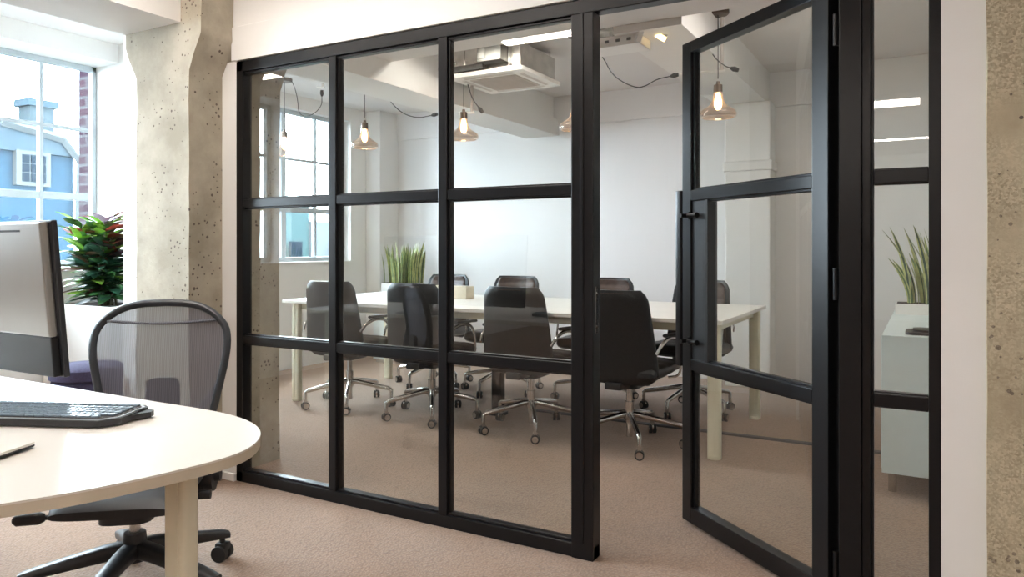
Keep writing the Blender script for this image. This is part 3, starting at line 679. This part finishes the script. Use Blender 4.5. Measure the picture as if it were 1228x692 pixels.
# ---------------------------------------------------------------- desk
desk = thing('desk', 'white desk with rounded end and cream edge in the left foreground', 'desk', P(-2.0, .75)); od = P(-2.0, .75)
pts = [(-1.62, 1.118), (-1.50, 1.120), (-1.40, 1.118), (-1.31, 1.105), (-1.23, 1.078), (-1.165, 1.038), (-1.115, .985), (-1.085, .93), (-1.076, .87), (-1.083, .80), (-1.100, .72), (-1.126, .64), (-1.165, .56), (-1.22, .47), (-1.30, .39), (-1.42, .345), (-1.6, .33)]
def cr_spline(p, k=5):
    out = []
    for i in range(1, len(p)-2):
        for j in range(k):
            t = j/k; q = []
            for c in (0, 1):
                a, b_, c_, d_ = p[i-1][c], p[i][c], p[i+1][c], p[i+2][c]
                q.append(.5*((2*b_)+(-a+c_)*t+(2*a-5*b_+4*c_-d_)*t*t+(-a+3*b_-3*c_+d_)*t**3))
            out.append(tuple(q))
    out.append(p[-2]); return out
poly = [(-3.3, 1.118), (-1.62, 1.118)]+cr_spline(pts)+[(-1.6, .33), (-3.3, .33)]
poly = [(x*S-od.x, y*S-od.y) for x, y in poly]
zd = .63*S
b = nb(); prism(b, poly, zd-.004, zd); bmesh.ops.recalc_face_normals(b, faces=b.faces); obj('desktop', b, 'laminate', desk)
b = nb(); prism(b, poly, zd-.024, zd-.004); obj('edge_band', b, 'edge', desk)
def dleg(x, y):
    b = nb(); cx, cy = x*S-od.x, y*S-od.y
    prism(b, rrect(.068, .042, .012, 4, cx, cy), .01, zd-.024); bx(b, cx+.012, cx+.018, cy-.023, cy+.023, .02, zd-.03)
    lathe(b, [(.0, 0), (.03, 0), (.03, .01), (.0, .01)], (cx, cy, 0), 16)
    obj('leg', b, 'cream', desk, smooth=True)
dleg(-1.215, .895); dleg(-1.35, .48); dleg(-3.2, .98); dleg(-3.2, .46)
b = nb(); bx(b, -3.15*S-od.x, -1.27*S-od.x, .70*S-od.y, .73*S-od.y, zd-.07, zd-.024, .003); obj('support_beam', b, 'cream', desk)

# keyboard
kb = thing('keyboard', 'black and grey keyboard on the white desk, pale blue window reflection painted on its keys', 'keyboard', P(-1.645, .892, .63), math.radians(24))
def kq(pts_, z0, z1, m, name, par, mi=0):
    b = nb(); prism(b, pts_, z0, z1); return obj(name, b, m, par)
W2, D2 = .215, .082
kp = [(-W2, -D2), (W2-.035, -D2), (W2, -D2+.035), (W2, D2-.02), (W2-.02, D2), (-W2, D2)]
b = nb(); loft(b, [[Vector((x, y, .003)) for x, y in kp], [Vector((x, y, .018+.07*(y+D2)*.3)) for x, y in kp]]); obj('case', b, 'blackplastic', kb)
kp2 = [(x*.975, y*.93) for x, y in kp]
b = nb(); loft(b, [[Vector((x, y, .016+.07*(y+D2)*.3)) for x, y in kp2], [Vector((x, y, .020+.07*(y+D2)*.3)) for x, y in kp2]]); obj('key_plate', b, 'keyplate', kb)
kp3 = [(x*.945, y*.86) for x, y in kp]
b = nb(); loft(b, [[Vector((x, y, .019+.07*(y+D2)*.3)) for x, y in kp3], [Vector((x, y, .0212+.07*(y+D2)*.3)) for x, y in kp3]]); obj('key_well', b, 'rubber', kb)
for r_ in range(6):
    y = D2-.026-r_*.0215-(0.006 if r_ else 0)
    x = -W2+.012
    widths = [.0165]*23 if r_ < 5 else [.022, .022, .022, .11, .022, .022, .022, .0165, .0165, .0165, .034, .0165]
    b = nb()
    for wk in widths:
        if x+wk > W2-.014: break
        z = .020+.07*(y+D2)*.3
        bx(b, x, x+wk, y-.008, y+.008, z, z+.0055, .0015, seg=1); x += wk+.0025
    obj('key_row', b, 'keycap', kb)
b = nb(); loft(b, [[Vector((x, y, .004)) for x, y in ((W2, -.01), (W2+.028, .028), (W2+.022, .05), (W2-.002, .06))], [Vector((x, y, .017)) for x, y in ((W2, -.01), (W2+.028, .028), (W2+.022, .05), (W2-.002, .06))]]); obj('side_wedge', b, 'blackplastic', kb)
# slim silver slab in the corner
a0 = P(-1.433, .7537, .63); tl = thing('tablet', 'slim silver tablet with dark edge at the bottom left on the desk', 'tablet', a0, math.radians(201))
b = nb(); prism(b, rrect(.30, .21, .012, 5, .15, .105), .009, .014); obj('lid', b, 'laminate', tl)
b = nb(); prism(b, rrect(.30, .21, .012, 5, .15, .105), .005, .009); prism(b, rrect(.26, .17, .012, 5, .15, .105), 0, .005); obj('body', b, 'blackplastic', tl)

# monitor
mo = thing('monitor', 'large monitor with silver back and black rim at the left edge, behind the keyboard', 'monitor', P(-2.285, 1.005, .63))
MT = Matrix.Translation(Vector((0, 0, .0)))@Matrix.Rotation(math.radians(5), 4, 'X')
W = .474*S; z0m, z1m = .055*S, .436*S
def rot(v, a=math.radians(4.8)):
    y, z = v.y, v.z-z0m; return Vector((v.x, y*math.cos(a)-z*math.sin(a), z0m+y*math.sin(a)+z*math.cos(a)))
def mbx(name, x0, x1, y0, y1, z0, z1, m, bev=.004):
    b = nb(); bx(b, x0, x1, y0, y1, z0, z1, bev)
    for v in b.verts: v.co = rot(v.co)
    return obj(name, b, m, mo)
mbx('screen', -W, W, .012, .028, z0m, z1m, 'blackplastic')
mbx('back_shell', -W+.004, W-.014, -.012, .012, z0m+.115, z1m-.004, 'silver', .006)
mbx('lower_housing', -W+.004, W-.012, -.010, .012, z0m+.004, z0m+.115, 'black', .004)
mbx('vent_slot', -W+.1, W-.115, -.0135, -.011, z1m-.030, z1m-.024, 'rubber', .0005)
b = nb(); bx(b, -.36, -.06, -.10, .10, 0, .010, .003); bx(b, -.25, -.15, -.02, .0, .01, z0m+.12, .003); obj('stand', b, 'silver', mo)

# ---------------------------------------------------------------- mesh task chair
tc_ = thing('task_chair', 'grey mesh-backed task chair with black five-star base behind the desk', 'chair', P(-2.0, 1.32), math.atan2(-.79, .62)+PI/2+PI)
# local +Y is front
def back_y(x, z): return -.245-.10*(z-.45)+.25*x*x-.10*max(0, z-.75)
def outline(n=64):
    out = []
    for k in range(n):
        a = 2*PI*k/n; ca, sa = math.cos(a), math.sin(a)
        zz = math.copysign(abs(sa)**.62, sa); z = .645+.29*zz
        wid = .140+.128*((z-.35)/.59)**.85 if z > .35 else .14
        wid *= 1.0-.10*max(0, (z-.86)/.08)
        x = wid*math.copysign(abs(ca)**.55, ca)
        z -= .022*(x/.26)**2*max(0, zz)
        out.append((x, z))
    return out
OL = outline()
b = nb(); tube(b, [(x, back_y(x, z), z) for x, z in OL], .0135, 10, loop=True, flat=1.2); obj('back_frame', b, 'chairframe', tc_, smooth=True)
b = nb(); cpt = (0, .645); rings = []
for k in range(11):
    f = (k+.02)/10.0
    rings.append([Vector((x*f, back_y(x*f, cpt[1]+(z-cpt[1])*f)-.012*(1-f*f), cpt[1]+(z-cpt[1])*f)) for x, z in OL])
loft(b, rings, cap=False); obj('mesh_back', b, 'meshfab', tc_, smooth=True)
b = nb(); rr_ = []
for z in (.865, .90, .935):
    pass
tube(b, [(-.19, back_y(.19, .86)+.004, .872), (-.10, back_y(.10, .86)-.006, .862), (0, back_y(0, .86)-.010, .858), (.10, back_y(.1, .86)-.006, .862), (.19, back_y(.19, .86)+.004, .872)], .010, 8, smooth=2, flat=.5); obj('top_band', b, 'meshfab', tc_, smooth=True)
b = nb()
for s in (-1, 1): tube(b, [(s*.215, back_y(.215, .66)-.01, .66), (s*.14, -.30, .55), (s*.05, -.31, .45), (s*.03, -.27, .38)], [.012, .018, .024, .026], 10, smooth=1, flat=.6)
obj('back_yoke', b, 'blackplastic', tc_, smooth=True)
b = nb(); prism(b, rrect(.115, .20, .03, 5, 0, .56), -.300, -.278, axis='y'); obj('lumbar_pad', b, 'blackplastic', tc_, smooth=True)
b = nb(); rings = []
for i in range(15):
    v = i/14; y = -.20+.41*v; w_ = .40*(1-.12*abs(2*v-1)**3); zc_ = .365-.035*max(0, v-.7)/.3-.01*math.sin(v*PI); hh = .055
    if i in (0, 14): hh *= .5
    rings.append([Vector((w_/2*math.copysign(abs(math.cos(2*PI*k/24))**.5, math.cos(2*PI*k/24)), y, zc_+hh/2*math.copysign(abs(math.sin(2*PI*k/24))**.7, math.sin(2*PI*k/24)))) for k in range(24)])
loft(b, rings); obj('seat', b, 'blackplastic', tc_, smooth=True)
b = nb(); prism(b, rrect(.16, .30, .04, 5, 0, -.03), .265, .335); bx(b, -.20, .20, -.25, -.19, .26, .36, .02); obj('tilt_mechanism', b, 'blackplastic', tc_, smooth=True)
for s in (-1, 1):
    b = nb(); cyl(b, (s*.20, -.16, .33), (1, 0, 0), .055, .03, 24); cyl(b, (s*.21, -.16, .33), (1, 0, 0), .022, .05, 16); tube(b, [(s*.20, -.16, .33), (s*.20, -.24, .43), (s*.22, -.27, .50)], [.03, .024, .014], 10); obj('side_pivot', b, 'blackplastic', tc_, smooth=True)
b = nb(); tube(b, [(-.10, -.10, .285), (-.17, -.10, .28)], .014, 10); cyl(b, (-.19, -.10, .28), (1, 0, 0), .016, .05, 14); obj('tension_knob', b, 'blackplastic', tc_, smooth=True)
b = nb(); tube(b, [(.08, .08, .30), (.20, .11, .30), (.235, .115, .30)], .008, 8); tube(b, [(.225, .11, .30), (.24, .115, .30), (.30, .125, .30), (.31, .125, .30)], [.012, .020, .018, .010], 12); obj('lever', b, 'blackplastic', tc_, smooth=True)
b = nb(); cyl(b, (0, 0, .235), (0, 0, 1), .017, .09, 20); obj('gas_column', b, 'steel', tc_, smooth=True)
b = nb(); cyl(b, (0, 0, .155), (0, 0, 1), .042, .09, 24, r2=.034); obj('base_hub', b, 'blackplastic', tc_, smooth=True)
for k in range(5):
    a = 2*PI*k/5+.14; d = Vector((math.cos(a), math.sin(a), 0)); sd = Vector((-d.y, d.x, 0)); b = nb(); rings = []
    for rr2, zz, ww, hh in ((.02, .145, .030, .055), (.08, .140, .028, .052), (.20, .118, .026, .042), (.30, .098, .025, .032), (.335, .090, .022, .026)):
        c = d*rr2+Vector((0, 0, zz)); rings.append([c+sd*ww*math.copysign(abs(math.cos(t_))**.6, math.cos(t_))+Vector((0, 0, hh/2*math.copysign(abs(math.sin(t_))**.6, math.sin(t_)))) for t_ in [2*PI*j/16 for j in range(16)]])
    loft(b, rings); lg = obj('leg', b, 'blackplastic', tc_, smooth=True)
    b = nb(); 
    for s in (-1, 1): cyl(b, (s*.017, 0, .029), (1, 0, 0), .029, .022, 22)
    bx(b, -.02, .02, -.02, .024, .035, .066, .008); cyl(b, (0, 0, .075), (0, 0, 1), .010, .03, 10)
    c = obj('caster', b, 'rubber', lg, smooth=True); c.location = d*.315; c.rotation_euler = (0, 0, a+.6+k)

# cable cover strip across the meeting room floor
b = nb(); loft(b, [[Vector((x*S, 4.0*S+y, z)) for y, z in ((-.03, 0), (-.018, .008), (.018, .008), (.03, 0))] for x in (-2.1, XR-.005)]); o = obj('cable_cover', b, 'darktrim'); o['label'] = 'thin dark cable cover strip running across the carpet under the meeting table'; o['category'] = 'cable cover'

# ---------------------------------------------------------------- outside
b = nb(); hbx(b, -60, -4.9, -30, 50, -4.2, -4.0); struct('ground', b, 'asphalt')
b = nb(); hbx(b, -5.75, -5.05, 3.33, 3.9, -4, 4.5); o = obj('brick_pier', b, 'brick'); o['label'] = 'red brick pier outside at the right edge of the office window'; o['category'] = 'brick pier'
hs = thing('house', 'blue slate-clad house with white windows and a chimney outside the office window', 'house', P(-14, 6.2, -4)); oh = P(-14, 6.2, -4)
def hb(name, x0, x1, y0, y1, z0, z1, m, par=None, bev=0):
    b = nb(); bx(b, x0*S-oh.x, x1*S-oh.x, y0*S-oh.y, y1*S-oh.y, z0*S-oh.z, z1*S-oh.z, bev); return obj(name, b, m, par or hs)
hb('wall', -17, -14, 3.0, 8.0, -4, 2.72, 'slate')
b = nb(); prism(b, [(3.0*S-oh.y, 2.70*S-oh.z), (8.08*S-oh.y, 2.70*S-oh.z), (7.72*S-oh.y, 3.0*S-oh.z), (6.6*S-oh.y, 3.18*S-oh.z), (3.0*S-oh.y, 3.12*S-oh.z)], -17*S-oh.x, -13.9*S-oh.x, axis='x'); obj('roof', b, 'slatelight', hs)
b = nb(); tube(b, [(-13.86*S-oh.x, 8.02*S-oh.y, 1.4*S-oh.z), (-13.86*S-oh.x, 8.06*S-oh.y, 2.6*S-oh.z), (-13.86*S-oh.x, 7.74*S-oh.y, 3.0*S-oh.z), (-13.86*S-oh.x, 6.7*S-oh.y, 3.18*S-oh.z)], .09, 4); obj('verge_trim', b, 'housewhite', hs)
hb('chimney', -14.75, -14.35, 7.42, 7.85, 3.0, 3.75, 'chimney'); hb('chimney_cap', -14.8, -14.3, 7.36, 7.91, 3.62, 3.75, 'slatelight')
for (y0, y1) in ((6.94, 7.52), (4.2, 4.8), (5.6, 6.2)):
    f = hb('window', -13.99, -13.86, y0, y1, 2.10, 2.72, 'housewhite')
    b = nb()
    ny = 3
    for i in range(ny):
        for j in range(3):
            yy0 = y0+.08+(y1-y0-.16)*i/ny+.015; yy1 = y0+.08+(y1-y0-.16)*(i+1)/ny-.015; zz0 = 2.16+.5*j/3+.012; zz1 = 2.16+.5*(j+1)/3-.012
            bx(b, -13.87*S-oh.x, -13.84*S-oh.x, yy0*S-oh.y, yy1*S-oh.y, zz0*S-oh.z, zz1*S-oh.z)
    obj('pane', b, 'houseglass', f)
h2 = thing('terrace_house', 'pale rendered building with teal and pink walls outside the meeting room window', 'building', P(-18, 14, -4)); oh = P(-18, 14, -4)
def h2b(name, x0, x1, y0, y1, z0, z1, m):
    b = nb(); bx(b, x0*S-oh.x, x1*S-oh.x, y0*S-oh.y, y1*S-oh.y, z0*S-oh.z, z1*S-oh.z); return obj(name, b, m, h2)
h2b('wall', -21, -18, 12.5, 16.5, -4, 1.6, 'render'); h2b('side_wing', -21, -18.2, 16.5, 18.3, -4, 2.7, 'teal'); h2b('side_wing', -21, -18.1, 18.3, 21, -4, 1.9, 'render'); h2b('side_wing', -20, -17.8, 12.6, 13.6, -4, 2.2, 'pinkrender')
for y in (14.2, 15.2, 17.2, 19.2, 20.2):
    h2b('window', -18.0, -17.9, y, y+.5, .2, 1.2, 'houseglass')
